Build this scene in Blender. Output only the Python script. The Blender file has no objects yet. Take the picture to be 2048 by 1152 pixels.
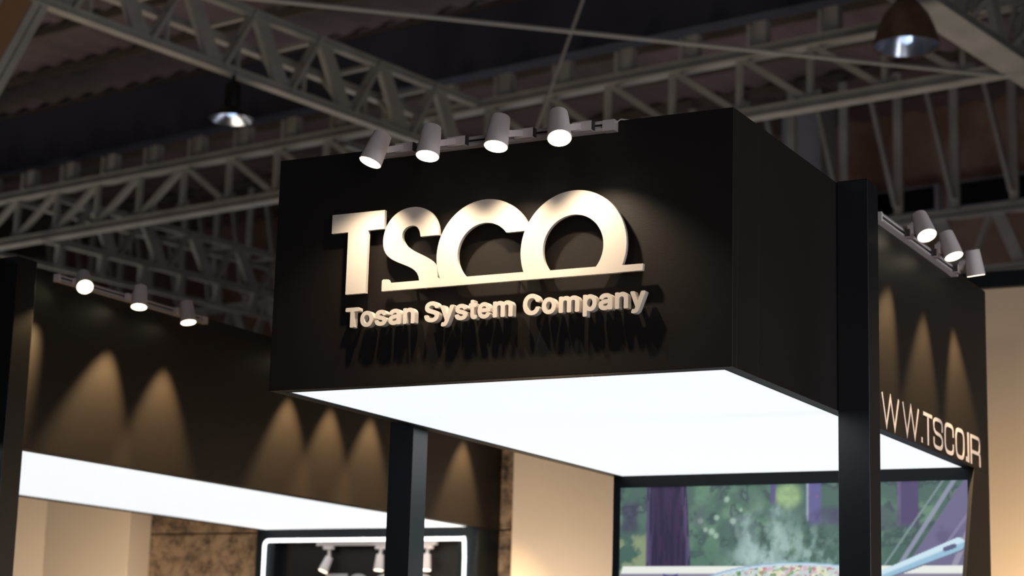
import bpy, bmesh, math, random
import numpy as np
from mathutils import Vector, Matrix

# ------------------------------------------------------------------ camera, world, exposure
S = bpy.context.scene
C = S.collection
Z0 = 2.6                      # height of the canopy underside above the hall floor
CAM = Vector((3.992695, -5.660560, -0.996114 + Z0))
FPX = 3886.818
cam = bpy.data.cameras.new('camera'); cam_o = bpy.data.objects.new('camera', cam); C.objects.link(cam_o)
cam.sensor_width = 36; cam.lens = FPX * 36 / 2048
cam.clip_start = .05; cam.clip_end = 300
R3 = Matrix(((0.884566, 0.068689, 0.461330), (0.465588, -0.188965, -0.864593), (0.027787, 0.979578, -0.199133)))
cam_o.matrix_world = Matrix.Translation(CAM) @ R3.to_4x4()
cam.dof.use_dof = True; cam.dof.focus_distance = 6.6; cam.dof.aperture_fstop = 3.0
S.camera = cam_o
S.view_settings.view_transform = 'Standard'; S.view_settings.look = 'None'
S.view_settings.exposure = 0; S.view_settings.gamma = 1; S.view_settings.use_curve_mapping = False
S.cycles.max_bounces = 6; S.cycles.sample_clamp_indirect = 4

W_ = bpy.data.worlds.new('World'); S.world = W_; W_.use_nodes = True
bg = W_.node_tree.nodes['Background']; bg.inputs[0].default_value = (.80, .86, 1, 1); bg.inputs[1].default_value = .075

# hall frame: u to the right, v into the depth, h above the camera's height
HU = Vector((0.98709158, -0.16015684, 0)); HV = Vector((0.16015684, 0.98709158, 0)); UP = Vector((0, 0, 1))
def HP(u, v, h): return CAM + HU * u + HV * v + UP * h
def area(name, loc, aim, size, power, col):
    l = bpy.data.lights.new(name, 'AREA'); l.shape = 'DISK'; l.size = size; l.energy = power; l.color = col; l.spread = math.radians(120)
    o = bpy.data.objects.new(name, l); C.objects.link(o); o.location = loc
    o.rotation_euler = (Vector(aim) - Vector(loc)).to_track_quat('-Z', 'Y').to_euler()
    return o
# unseen fill lights added to brighten the roof trusses, spotlight heads and box sides
area('hall_fill', HP(-15.5, 12, -.4), HP(-14.5, 13, 9), 4, 52, (1, .84, .66))
area('hall_fill', HP(-8, 15, -.4), HP(-8, 15, 9), 4, 46, (1, .88, .74))
area('hall_fill', HP(-15, 20, -.4), HP(-14, 20, 9), 5, 52, (.88, .88, 1))
area('hall_fill', HP(-24, 15, -.4), HP(-23, 17, 9), 5, 85, (1, .90, .84))
area('hall_fill', HP(-9, 22, -.4), HP(-9, 22, 9), 5, 26, (1, .84, .74))
area('hall_fill', (7.5, -8.0, 1.3), (1.6, 1, 3), 3.5, 75, (.98, .93, 1))
area('hall_fill', (9.5, 1.2, 1.2), (1.8, 1, 3.1), 3.0, 100, (.90, .92, 1))
def bulb(name, loc, power, col, r=.12):
    l = bpy.data.lights.new(name, 'POINT'); l.energy = power; l.color = col; l.shadow_soft_size = r
    o = bpy.data.objects.new(name, l); C.objects.link(o); o.location = loc; return o
# unseen warm washes added to light the beige walls, stone and backdrop
def wash(name, loc, aim, power, col, cone):
    l = bpy.data.lights.new(name, 'SPOT'); l.energy = power; l.color = col; l.spot_size = math.radians(cone); l.spot_blend = .8; l.shadow_soft_size = .15
    o = bpy.data.objects.new(name, l); C.objects.link(o); o.location = loc
    o.rotation_euler = (Vector(aim) - Vector(loc)).to_track_quat('-Z', 'Y').to_euler(); return o
wash('added_wash', (-2.02, 4.75, 1.1), (-1.45, 5.72, 2.7), 150, (1, .86, .70), 110)
wash('added_wash', (-4.35, 4.3, 1.2), (-5.2, 5.6, 2.5), 135, (1, .84, .64), 110)
wash('added_wash', (1.72, 4.92, 1.72), (1.5, 5.86, 2.25), 100, (1, .76, .50), 100)

# ------------------------------------------------------------------ materials
def lin(r, g, b): return tuple(((c / 255) / 12.92 if c / 255 <= .04045 else ((c / 255 + .055) / 1.055) ** 2.4) for c in (r, g, b))
def mat(name, col, rough=.5, metal=0, spec=.5, noise=0, nscale=6, bump=0, bscale=40, emit=None, estr=0, col2=None):
    m = bpy.data.materials.new(name); m.use_nodes = True; nt = m.node_tree; b = nt.nodes['Principled BSDF']
    b.inputs['Roughness'].default_value = rough; b.inputs['Metallic'].default_value = metal
    b.inputs['Specular IOR Level'].default_value = spec
    b.inputs['Base Color'].default_value = (*col, 1)
    if noise or bump or col2:
        tc = nt.nodes.new('ShaderNodeTexCoord')
    if noise or col2:
        n = nt.nodes.new('ShaderNodeTexNoise'); n.inputs['Scale'].default_value = nscale; n.inputs['Detail'].default_value = 5
        nt.links.new(tc.outputs['Object'], n.inputs['Vector'])
        r = nt.nodes.new('ShaderNodeValToRGB'); nt.links.new(n.outputs['Fac'], r.inputs['Fac'])
        c2 = col2 if col2 else tuple(c * (1 + noise) for c in col)
        c1 = col if col2 else tuple(c * (1 - noise) for c in col)
        r.color_ramp.elements[0].position = .35; r.color_ramp.elements[0].color = (*c1, 1)
        r.color_ramp.elements[1].position = .65; r.color_ramp.elements[1].color = (*c2, 1)
        nt.links.new(r.outputs['Color'], b.inputs['Base Color'])
    if bump:
        n2 = nt.nodes.new('ShaderNodeTexNoise'); n2.inputs['Scale'].default_value = bscale; n2.inputs['Detail'].default_value = 4
        nt.links.new(tc.outputs['Object'], n2.inputs['Vector'])
        bp = nt.nodes.new('ShaderNodeBump'); bp.inputs['Strength'].default_value = bump; bp.inputs['Distance'].default_value = .02
        nt.links.new(n2.outputs['Fac'], bp.inputs['Height']); nt.links.new(bp.outputs['Normal'], b.inputs['Normal'])
    if emit:
        b.inputs['Emission Color'].default_value = (*emit, 1); b.inputs['Emission Strength'].default_value = estr
    return m
M = {}
M['black'] = mat('satin_black_laminate', (.0122, .0090, .0068), .46, spec=.45, bump=.03, bscale=180)
M['black_post'] = mat('satin_black_post_paint', (.007, .0085, .0105), .34, spec=.9)
M['black_trim'] = mat('dark_trim', (.006, .009, .011), .5, spec=.25)
M['letter'] = mat('cream_white_foam_letter', (.82, .755, .68), .75, spec=.25, noise=.03, nscale=9, bump=.02, bscale=120)
M['vinyl'] = mat('pale_vinyl', (.78, .73, .76), .5)
M['grey_letter'] = mat('grey_white_letter', (.5, .5, .5), .5)
M['white_metal'] = mat('white_powder_coat', (.78, .70, .67), .45)
M['dark_slot'] = mat('dark_slot', (.06, .045, .045), .6)
M['lens'] = mat('lit_lens', (.9, .8, .6), .4, emit=(1, .86, .62), estr=5)
M['lens_small'] = mat('lit_lens_warm', (.9, .8, .6), .4, emit=(1, .80, .55), estr=3)
M['lens_off'] = mat('lens_facing_away', (.9, .8, .6), .4, emit=(1, .86, .62), estr=5)
M['panel'] = mat('backlit_stretch_panel', (.8, .8, .8), .8, emit=(.90, .955, 1.0), estr=.94)
M['neon'] = mat('white_neon_tube', (.9, .9, .9), .5, emit=(.97, .99, 1), estr=2.2)
M['beige'] = mat('beige_painted_panel', (.78, .62, .46), .7, noise=.02, nscale=2)
M['beige_far'] = mat('beige_backdrop', (.62, .50, .37), .75, noise=.02, nscale=2)
M['steel'] = mat('cream_painted_steel', (.42, .40, .36), .6, noise=.12, nscale=2.5)
M['steel_warm'] = mat('primed_brown_steel', (.30, .17, .09), .6, noise=.12, nscale=2.5)
M['purlin'] = mat('dull_brown_purlin', (.14, .11, .085), .7, noise=.2, nscale=1)
M['roof'] = mat('roof_sheet', (.13, .108, .088), .8, nscale=.55, col2=(.24, .17, .172))
M['hallwall'] = mat('brown_hall_wall', (.36, .20, .145), .8, nscale=1.3, col2=(.52, .37, .30))
M['duct'] = mat('dark_navy_sheet', (.055, .058, .078), .6, noise=.15, nscale=.8)
M['column'] = mat('grey_column_paint', (.50, .50, .56), .7, noise=.05, nscale=1)
M['glass_dark'] = mat('dark_window_glass', (.008, .009, .011), .15)
M['lamp_black'] = mat('black_lamp_housing', (.006, .006, .006), .6)
M['lamp_brown'] = mat('brown_lamp_shade', (.13, .075, .045), .4, noise=.2, nscale=8)
M['lamp_mirror'] = mat('silver_reflector', (.75, .80, .90), .24, metal=1)
M['bulb'] = mat('dim_lamp_bulb', (.5, .6, .8), .4, emit=(.55, .75, 1), estr=.9)  # faint glow added to brighten the reflector dish
M['lamp_glass'] = mat('lamp_cover', (.5, .55, .65), .12, metal=.8)
M['floor'] = mat('hall_floor', (.16, .15, .14), .6, noise=.15, nscale=.8)
M['roof_inner'] = mat('canopy_top', (.02, .02, .02), .8)
M['cable'] = mat('steel_cable', (.42, .40, .37), .5)

def stone_material():
    m = bpy.data.materials.new('rough_brown_stone'); m.use_nodes = True; nt = m.node_tree; b = nt.nodes['Principled BSDF']
    tc = nt.nodes.new('ShaderNodeTexCoord')
    v = nt.nodes.new('ShaderNodeTexNoise'); v.inputs['Scale'].default_value = 11; v.inputs['Detail'].default_value = 8; v.inputs['Roughness'].default_value = .65
    nt.links.new(tc.outputs['Object'], v.inputs['Vector'])
    r = nt.nodes.new('ShaderNodeValToRGB'); e = r.color_ramp.elements
    e[0].position = .36; e[0].color = (.045, .028, .016, 1); e[1].position = .62; e[1].color = (.30, .20, .12, 1)
    x = r.color_ramp.elements.new(.46); x.color = (.16, .10, .06, 1)
    nt.links.new(v.outputs['Fac'], r.inputs['Fac']); nt.links.new(r.outputs['Color'], b.inputs['Base Color'])
    bp = nt.nodes.new('ShaderNodeBump'); bp.inputs['Strength'].default_value = .9; bp.inputs['Distance'].default_value = .02
    nt.links.new(v.outputs['Fac'], bp.inputs['Height']); nt.links.new(bp.outputs['Normal'], b.inputs['Normal'])
    b.inputs['Roughness'].default_value = .8
    return m
M['stone'] = stone_material()

# ------------------------------------------------------------------ helpers
class MB:
    """collects solids in world coordinates and links them as one mesh object"""
    def __init__(s): s.v = []; s.f = []
    def hexa(s, P):            # 8 corners: bottom ring 0-3, top ring 4-7
        b = len(s.v); s.v += [Vector(p) for p in P]
        s.f += [[b + i for i in q] for q in ((3, 2, 1, 0), (4, 5, 6, 7), (0, 1, 5, 4), (1, 2, 6, 5), (2, 3, 7, 6), (3, 0, 4, 7))]
        return s
    def box(s, x0, x1, y0, y1, z0, z1):
        return s.hexa([(x0, y0, z0), (x1, y0, z0), (x1, y1, z0), (x0, y1, z0), (x0, y0, z1), (x1, y0, z1), (x1, y1, z1), (x0, y1, z1)])
    def bar(s, a, b, w, t, side=None):   # rectangular bar from a to b, w across SIDE, t across the third axis
        a = Vector(a); b = Vector(b); d = (b - a).normalized()
        sd = Vector(side) if side else (UP.cross(d) if abs(d.z) < .99 else Vector((1, 0, 0)))
        sd = (sd - d * sd.dot(d)).normalized(); n = d.cross(sd)
        p = [(-w / 2, -t / 2), (w / 2, -t / 2), (w / 2, t / 2), (-w / 2, t / 2)]
        return s.hexa([a + sd * i + n * j for i, j in p] + [b + sd * i + n * j for i, j in p])
    def tube(s, pts, r, n=10, cyclic=False):
        pts = [Vector(p) for p in pts]; b = len(s.v); m = len(pts)
        for i, p in enumerate(pts):
            if cyclic: d = pts[(i + 1) % m] - pts[i - 1]
            else: d = pts[min(i + 1, m - 1)] - pts[max(i - 1, 0)]
            d.normalize(); sd = (Vector((0, 1, 0)) if abs(d.y) < .9 else UP); sd = (sd - d * sd.dot(d)).normalized(); k = d.cross(sd)
            for j in range(n):
                a = 2 * math.pi * j / n; s.v.append(p + sd * math.cos(a) * r + k * math.sin(a) * r)
        for i in range(m if cyclic else m - 1):
            for j in range(n):
                i2 = (i + 1) % m; j2 = (j + 1) % n
                s.f.append([b + i * n + j, b + i * n + j2, b + i2 * n + j2, b + i2 * n + j])
        if not cyclic: s.f += [[b + j for j in range(n)][::-1], [b + (m - 1) * n + j for j in range(n)]]
        return s
    def lathe(s, prof, o, axis, n=28, closed=False, caps=True):    # prof: (radius, distance along axis)
        o = Vector(o); ax = Vector(axis).normalized(); sd = ax.orthogonal().normalized(); k = ax.cross(sd); b = len(s.v); m = len(prof)
        for r, h in prof:
            for j in range(n):
                a = 2 * math.pi * j / n; s.v.append(o + ax * h + sd * (math.cos(a) * r) + k * (math.sin(a) * r))
        for i in range(m if closed else m - 1):
            i2 = (i + 1) % m
            for j in range(n):
                j2 = (j + 1) % n; s.f.append([b + i * n + j, b + i * n + j2, b + i2 * n + j2, b + i2 * n + j])
        if not closed and caps:
            if prof[0][0] > 1e-5: s.f.append([b + j for j in range(n)][::-1])
            if prof[-1][0] > 1e-5: s.f.append([b + (m - 1) * n + j for j in range(n)])
        return s
    def flat(s, polys, place, d):  # polys: closed outlines, the first the outside, the others holes; extruded by d
        c = bpy.data.curves.new('outline', 'CURVE'); c.dimensions = '2D'; c.fill_mode = 'BOTH'; c.extrude = d / 2
        for P in polys:
            sp = c.splines.new('POLY'); sp.points.add(len(P) - 1); sp.use_cyclic_u = True
            for i, (x, y) in enumerate(P): sp.points[i].co = (x, y, 0, 1)
        o = bpy.data.objects.new('outline', c); me = bpy.data.meshes.new_from_object(o)
        b = len(s.v)
        s.v += [Vector(place(v.co.x, v.co.y, v.co.z + d / 2)) for v in me.vertices]
        s.f += [[b + i for i in p.vertices] for p in me.polygons]
        bpy.data.objects.remove(o); bpy.data.meshes.remove(me); bpy.data.curves.remove(c)
        return s
    def build(s, name, m, parent=None, bevel=0, smooth=False, weld=False, normals=True):
        me = bpy.data.meshes.new(name); off = W0(parent)
        me.from_pydata([tuple(v - off) for v in s.v], [], s.f)
        if normals or weld:
            b = bmesh.new(); b.from_mesh(me)
            if weld: bmesh.ops.remove_doubles(b, verts=b.verts, dist=1e-5)
            bmesh.ops.recalc_face_normals(b, faces=b.faces)
            if bevel: bmesh.ops.bevel(b, geom=[e for e in b.edges if len(e.link_faces) == 2 and e.calc_face_angle(0) > .6], offset=bevel, segments=2, affect='EDGES', profile=.5)
            b.to_mesh(me); b.free()
        me.update()
        if smooth:
            for p in me.polygons: p.use_smooth = True
            try: me.set_sharp_from_angle(angle=math.radians(40))
            except Exception: pass
        me.materials.append(m); o = bpy.data.objects.new(name, me); C.objects.link(o)
        if parent: o.parent = parent
        return o
def W0(o):
    v = Vector((0, 0, 0))
    while o is not None: v += o.location; o = o.parent
    return v
def thing(name, label, cat, loc, group=None):
    o = bpy.data.objects.new(name, None); C.objects.link(o); o.location = loc; o.empty_display_size = .1
    return tag(o, label, cat, group)
def tag(o, label=None, cat=None, group=None, kind=None):
    if label: o['label'] = label
    if cat: o['category'] = cat
    if group: o['group'] = group
    if kind: o['kind'] = kind
    return o
def BX(x0, x1, y0, y1, z0, z1): return MB().box(x0, x1, y0, y1, z0 + Z0, z1 + Z0)

# ------------------------------------------------------------------ hall shell
def hall_slab(name, u0, u1, v0, v1, h0, h1, m):
    q = [(u0, v0), (u1, v0), (u1, v1), (u0, v1)]
    return tag(MB().hexa([HP(a, b, h0) for a, b in q] + [HP(a, b, h1) for a, b in q]).build(name, m), kind='structure')
HF = -CAM.z
hall_slab('floor', -42, 20, -16, 29, HF - .2, HF, M['floor'])
hall_slab('wall_back', -42, 20, 27.2, 27.5, HF, 9.2, M['hallwall'])
hall_slab('wall_left', -42.3, -42, -16, 29, HF, 9.2, M['hallwall'])
# corrugated roof deck with purlins below it
ceil = MB(); rb = []
n = 118; us = np.linspace(-42, 20, n * 4 + 1)
for i, u in enumerate(us):
    h = 8.95 + (.06 if (i % 4) in (1, 2) else 0)
    rb.append((u, h))
b0 = len(ceil.v)
for u, h in rb:
    for v in (-16, 27.2): ceil.v.append(HP(u, v, h))
for u, h in rb:
    for v in (-16, 27.2): ceil.v.append(HP(u, v, h + .05))
N2 = len(rb) * 2
for i in range(len(rb) - 1):
    a = 2 * i
    ceil.f += [[a, a + 1, a + 3, a + 2], [N2 + a, N2 + a + 2, N2 + a + 3, N2 + a + 1]]
ceil_o = tag(ceil.build('ceiling', M['roof']), kind='structure')
for k in range(17):
    v = 5.2 + k * 1.3
    MB().bar(HP(-42, v, 8.88), HP(18, v, 8.88), .07, .12).build('purlin', M['purlin'], ceil_o)
# clerestory window strip in the back wall
for k in range(7):
    u = -18.4 + k * 2.05
    w = tag(MB().bar(HP(u, 27.12, 7.5), HP(u + 1.9, 27.12, 7.5), .46, .16, UP).build('window_%d' % (k + 1), M['column']), kind='structure')
    MB().bar(HP(u + .06, 27.02, 7.5), HP(u + 1.84, 27.02, 7.5), .36, .03, UP).build('pane', M['glass_dark'], w)

# ------------------------------------------------------------------ roof trusses
def truss(label, axis, const, a0, a1, step, hb, ht, off, style, cb=(.12, .10), ct=(.11, .09), pmat='steel', extra=None, spread=0):
    P = (lambda s, h, k=0: HP(const + k, s, h)) if axis == 'v' else (lambda s, h, k=0: HP(s, const + k, h))
    D = HV if axis == 'v' else HU; SD = HU if axis == 'v' else HV
    t = thing('roof_truss', label, 'roof truss', P((a0 + a1) / 2, hb), None)
    m = M[pmat]
    for s, nm in ((hb, 'bottom_chord'), (ht, 'top_chord')):
        w, hh = cb if nm[0] == 'b' else ct
        q = MB().bar(P(a0, s - hh * .42), P(a1, s - hh * .42), w, hh * .16, SD)
        for sgn in (-1, 1):
            q.bar(P(a0, s, sgn * w * .28), P(a1, s, sgn * w * .28), w * .10, hh * .7, SD)
        q.bar(P(a0, s + hh * .38, 0), P(a1, s + hh * .38, 0), w * .8, hh * .10, SD)
        q.build(nm, m, t)
    if spread:
        MB().bar(P(a0, ht, spread), P(a1, ht, spread), ct[0], ct[1], SD).build('top_chord', m, t)
    n = int(round((a1 - a0) / step))
    for i in range(n):
        s0 = a0 + off + i * step
        if s0 + step > a1 + .2: break
        if style == 'warren':
            top = s0 + step / 2
            q = MB().bar(P(s0 + .05, hb, -.05), P(top - .03, ht, -.05), .035, .05, SD).bar(P(s0 + .05, hb, .05), P(top - .03, ht, .05), .035, .05, SD)
            q.build('diagonal', m, t)
            MB().bar(P(top + .03, ht, 0), P(s0 + step - .05, hb, 0), .07, .18, SD).build('diagonal', m, t)
            if spread:
                MB().bar(P(s0, hb, 0), P(top, ht, spread), .05, .05).build('diagonal', m, t)
                MB().bar(P(top, ht, 0), P(top, ht, spread), .05, .05).build('cross_strut', m, t)
                MB().bar(P(s0 + .28, hb, 0), P(s0 + .28, (hb + ht) / 2 + .05, 0), .04, .04).build('hanger', m, t)
        elif style == 'pratt':
            left = s0 + step / 2 < extra
            MB().bar(P(s0, hb, 0), P(s0, ht, 0), .07, .06, SD).build('post', m, t)
            a, b = (s0, s0 + step) if left else (s0 + step, s0)
            MB().bar(P(a, hb + .03, 0), P(b, ht - .03, 0), .08, .07, SD).build('diagonal', m, t)
        # gusset plate at the bottom node
        MB().bar(P(s0 - .13, hb + .07), P(s0 + .13, hb + .07), .012, .14, SD).build('gusset_plate', m, t)
    return t, P, SD
t1, P1, SD1 = truss('cream steel roof truss running from upper left down to the spotlights over the big sign', 'v', -14.05, 10.9, 17.7, 1.0, 6.13, 6.84, .45, 'warren', spread=-.9)
t2, P2, SD2 = truss('long steel roof truss crossing the whole picture, with short brackets on its top chord', 'u', 17.7, -31.37, 2.0, .8725, 6.13, 6.82, 0, 'pratt', cb=(.17, .13), ct=(.20, .13), extra=-18.9)
for k in range(30):
    u = -31.37 + .8725 * (k + .3)
    MB().bar(HP(u, 17.72, 6.88), HP(u, 17.72, 7.16), .17, .12, HU).bar(HP(u - .10, 17.62, 6.88), HP(u - .10, 17.62, 7.12), .03, .05, HU).build('purlin_bracket', M['steel'], t2)
t3, P3, SD3 = truss('broad boxed steel truss at the upper right corner above the brown bell lamp', 'v', -7.2, 9.0, 24.5, 1.0, 6.13, 6.9, .3, 'warren', cb=(.36, .12), ct=(.30, .10), spread=.4)
t0, P0, SD0 = truss('dim cream steel truss above the left track spotlights, nearest the wall lights', 'v', -22.0, 17.7, 27.0, 1.0, 6.1, 6.75, .35, 'warren', spread=-.7)
lr = MB()
lr.bar(HP(-22.0, 15.5, 5.72), HP(-22.0, 27, 5.72), .07, .07)
lr.build('lower_rail', M['steel'], t0)
for k in range(11):
    v = 18 + k * .8
    MB().bar(HP(-22, v, 5.74), HP(-22, v, 6.08), .10, .10).build('rail_hanger', M['steel'], t0)
t4, P4, SD4 = truss('far steel truss low at the right, behind the right track spotlights', 'u', 24.6, -30.0, 2.0, .86, 5.72, 6.56, .2, 'warren', cb=(.14, .12), ct=(.18, .14))
for k in range(37):
    u = -30.0 + .86 * k + .06
    MB().bar(HP(u, 24.6, 6.6), HP(u, 24.6, 8.75), .12, .09).build('post', M['steel'], t4)
    MB().bar(HP(u, 24.5, 6.75), HP(u - .40, 24.5, 8.55), .10, .06, HV).build('diagonal', M['steel'], t4)
t5, P5, SD5 = truss('short dim truss between the far truss and the back wall at lower left', 'v', -16.4, 17.9, 24.4, 1.0, 6.1, 6.75, .3, 'warren')
# raking strut of the near frame in the upper left corner
rk = thing('raking_strut', 'twin flanged brown and cream steel strut slanting down across the upper left corner', 'steel strut', HP(-14.05, 7.6, HF))
a, b = HP(-14.05, 11.12, 6.25), HP(-14.05, 11.12 - .477 * 7.85, HF)
for k in (-.06, .04):
    MB().bar(a + HV * k, b + HV * k, .07, .075, HU).build('flange', M['steel'], rk)
MB().bar(a - HV * .26, b - HV * .26, .05, .30, HU).build('web', M['steel_warm'], rk)
MB().bar(a - HV * .46, b - HV * .46, .14, .06, HU).build('flange', M['steel'], rk)

# dark duct along the middle truss
tag(MB().bar(HP(-34, 18.1, 7.78), HP(5, 18.1, 7.78), .26, .82, HV).build('air_duct', M['duct'], bevel=.02),
    'long dark navy sheet duct running under the roof above the middle truss', 'duct')
# column
cl = thing('hall_column', 'wide grey painted column rising behind the sign box to the right of it', 'column', HP(-13.5, 25.4, HF))
MB().bar(HP(-13.85, 25.6, HF), HP(-13.85, 25.6, 8.9), .68, .5, HU).build('shaft', M['column'], cl, bevel=.02)
MB().bar(HP(-13.85, 25.6, HF), HP(-13.85, 25.6, HF + .4), .80, .62, HU).build('base', M['column'], cl)

# high bay lamps under the trusses
def bay_lamp(label, u, v, rim_h, dia, body_h, body_mat, top_h, dome, pw):
    t = thing('high_bay_lamp', label, 'lamp', HP(u, v, rim_h))
    R = dia / 2; o = HP(u, v, rim_h)
    if dome:
        prof = [(R, 0), (R * .97, .03), (R * .86, body_h * .35), (R * .66, body_h * .7), (R * .42, body_h * .92), (R * .3, body_h), (R * .27, body_h), (R * .40, body_h * .88), (R * .63, body_h * .68), (R * .83, body_h * .34), (R * .95, .02), (R * .98, 0)]
    else:
        prof = [(R, 0), (R * .98, .015), (R * .6, .10), (R * .35, .13), (R * .33, .12), (R * .56, .09), (R * .94, .012), (R * .97, 0)]
    MB().lathe(prof, o, UP, 36, closed=True).build('shade', body_mat, t, smooth=True)
    k = body_h if dome else .13
    prof2 = [(R * .955, .004), (R * .80, k * .30), (R * .58, k * .62), (R * .30, k * .84), (R * .05, k * .86)]
    MB().lathe(prof2, o, UP, 36, caps=False).build('reflector', M['lamp_mirror'], t, smooth=True)
    MB().lathe([(.02, .03), (.05, .05), (.045, k * .8)], o, UP, 16).build('bulb', M['bulb'], t, smooth=True)
    g = bulb('dish_fill', Vector((.12, -.05, .05)), pw, (.50, .72, 1) if not dome else (.8, .88, 1), .03); g.parent = t  # point light added inside the dish, in place of its reflections
    MB().lathe([(.075, k * .95), (.085, k + .02), (.085, k + .24), (.06, k + .27)], o, UP, 20).build('ballast_housing', M['lamp_black'], t, smooth=True)
    MB().bar(o + UP * (k + .26), o + UP * (top_h - rim_h), .03, .03).build('hook_rod', M['lamp_black'], t)
bay_lamp('black high bay lamp with shiny bluish dish hanging under the upper left truss', -14.02, 13.56, 5.6, .48, .3, M['lamp_black'], 6.12, False, .45)
bay_lamp('large brown bell shaped high bay lamp at upper right', -7.20, 15.10, 5.6, .60, .42, M['lamp_brown'], 6.12, True, .5)

# bracing rods and wires
tag(MB().tube([HP(-7.36, 17.65, 6.05), HP(-13.2, 10.9, 6.1)], .022, 8).build('bracing_rod', M['cable']), 'thin straight bracing rod crossing between the roof trusses', 'rod')
tag(MB().tube([HP(-11.60, 16.5, 7.6), HP(-12.62, 16.5, 5.2)], .018, 8).build('hanging_cable', M['cable']), 'slanting grey cable dropping behind the rightmost spotlight of the front track', 'cable')

PF, PR, PL = 24, 150, 230   # power of the track spotlights: front, right, left
# ------------------------------------------------------------------ the two canopies
W, D, H = 1.766, 2.93, .85
def canopy(name_label, x0, x1, y0, y1, yend, cat='sign canopy', lip=.045, seam=None, front_lip=.055):
    t = thing('exhibition_canopy', name_label, cat, (x0, y0, Z0))
    T = .04
    BX(x0, x1, y0, y0 + T, 0, H).build('front_fascia', M['black'], t, bevel=.0015)
    if seam:
        BX(x1 - T, x1, y0 + T, seam - .0012, 0, H).build('side_fascia', M['black'], t, bevel=.001)
        BX(x1 - T, x1, seam + .0012, yend, 0, H).build('side_fascia', M['black'], t, bevel=.001)
        BX(x1 - T - .01, x1 - T, y0 + T, yend, .01, H - .01).build('backing_board', M['roof_inner'], t)
    else:
        BX(x1 - T, x1, y0 + T, yend, 0, H).build('side_fascia', M['black'], t, bevel=.0015)
    BX(x0, x0 + T, y0 + T, yend, 0, H).build('side_fascia', M['black'], t, bevel=.0015)
    BX(x0 + T, x1 - T, yend - T, yend, 0.0, H).build('rear_fascia', M['black'], t)
    BX(x0 + T, x1 - T, y0 + T, yend - T, H - .03, H - .005).build('top_board', M['roof_inner'], t)
    # lip frame under the box and the backlit panel inside it
    f = MB()
    f.box(x0 + T, x1 - T, y0 + T, y0 + front_lip, Z0, Z0 + .03)
    f.box(x0 + T, x0 + lip, y0 + T, yend - T, Z0, Z0 + .03); f.box(x1 - lip, x1 - T + .0, y0 + T, yend - T, Z0, Z0 + .03)
    f.build('lip_frame', M['black_trim'], t)
    BX(x0 + lip, x1 - lip, y0 + front_lip, y1, .004, .012).build('light_panel', M['panel'], t)
    return t
c1 = canopy('large black sign box in the centre with a glowing white underside and big cream lettering', 0, W, 0, D, 3.19, seam=.228, lip=.047)
c2 = canopy('black sign box at left, farther back, with a glowing white underside and plain side', -3.955, -2.188, .55, 5.555, 5.85, lip=.066)

def post(label, x0, x1, y0, y1, ztop):
    t = thing('square_post', label, 'post', ((x0 + x1) / 2, (y0 + y1) / 2, 0))
    MB().box(x0, x1, y0, y1, .012, Z0 + ztop).build('shaft', M['black_post'], t, bevel=.002)
    MB().box(x0 - .05, x1 + .05, y0 - .05, y1 + .05, 0, .012).build('base_plate', M['black_trim'], t)
    MB().box(x0 + .004, x1 - .004, y0 + .004, y1 - .004, Z0 + ztop, Z0 + ztop + .002).build('cap', M['black_trim'], t)
    return t
post('tall black square post at right, standing against the side of the big box', W + .0015, W + .119, 1.035, 1.159, .852)
post('black square post left of centre with a blue grey lit side, under the big box', -.113, -.0015, 1.02, 1.135, .85)
post('black square post at the far left edge with a brown lit side', -2.1865, -2.069, .92, 1.046, .845)

# ------------------------------------------------------------------ screen wall under the big box
sw = thing('video_wall', 'wide lit video screen in a black frame showing a steaming pan in a forest', 'screen', (W / 2, D, Z0 - 2.6))
SX0, SX1, SZ1, SZ0 = .033, 1.735, -.052, -1.95
BX(0, SX0, D, D + .14, -2.6, 0).build('frame', M['black_trim'], sw)
BX(SX1, W - .019, D, D + .14, -2.6, 0).build('frame', M['black_trim'], sw)
BX(SX0, SX1, D, D + .14, SZ1, 0).build('frame', M['black_trim'], sw)
BX(SX0, SX1, D, D + .14, -2.6, SZ0).build('frame', M['black_trim'], sw)
BX(0, W - .019, D + .14, 3.19, -2.6, 0).build('back_panel', M['black_trim'], sw)

def smooth(a, b, x): t = np.clip((x - a) / (b - a), 0, 1); return t * t * (3 - 2 * t)
def vnoise(x, y, seed, oct=4):
    rs = np.random.RandomState(seed); g = rs.rand(64, 64); out = 0; amp = 1; tot = 0
    for o in range(oct):
        xi = np.floor(x).astype(int); yi = np.floor(y).astype(int); fx = x - xi; fy = y - yi
        fx = fx * fx * (3 - 2 * fx); fy = fy * fy * (3 - 2 * fy)
        a = g[xi % 64, yi % 64]; b = g[(xi + 1) % 64, yi % 64]; c = g[xi % 64, (yi + 1) % 64]; d = g[(xi + 1) % 64, (yi + 1) % 64]
        out = out + amp * ((a * (1 - fx) + b * fx) * (1 - fy) + (c * (1 - fx) + d * fx) * fy); tot += amp
        amp *= .5; x = x * 2 + 17.3; y = y * 2 + 5.1
    return out / tot
def segdist(X, Y, a, b):
    ax, ay = a; bx, by = b; L = (bx - ax) ** 2 + (by - ay) ** 2
    t = np.clip(((X - ax) * (bx - ax) + (Y - ay) * (by - ay)) / L, 0, 1)
    return np.hypot(X - ax - t * (bx - ax), Y - ay - t * (by - ay)), t
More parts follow.
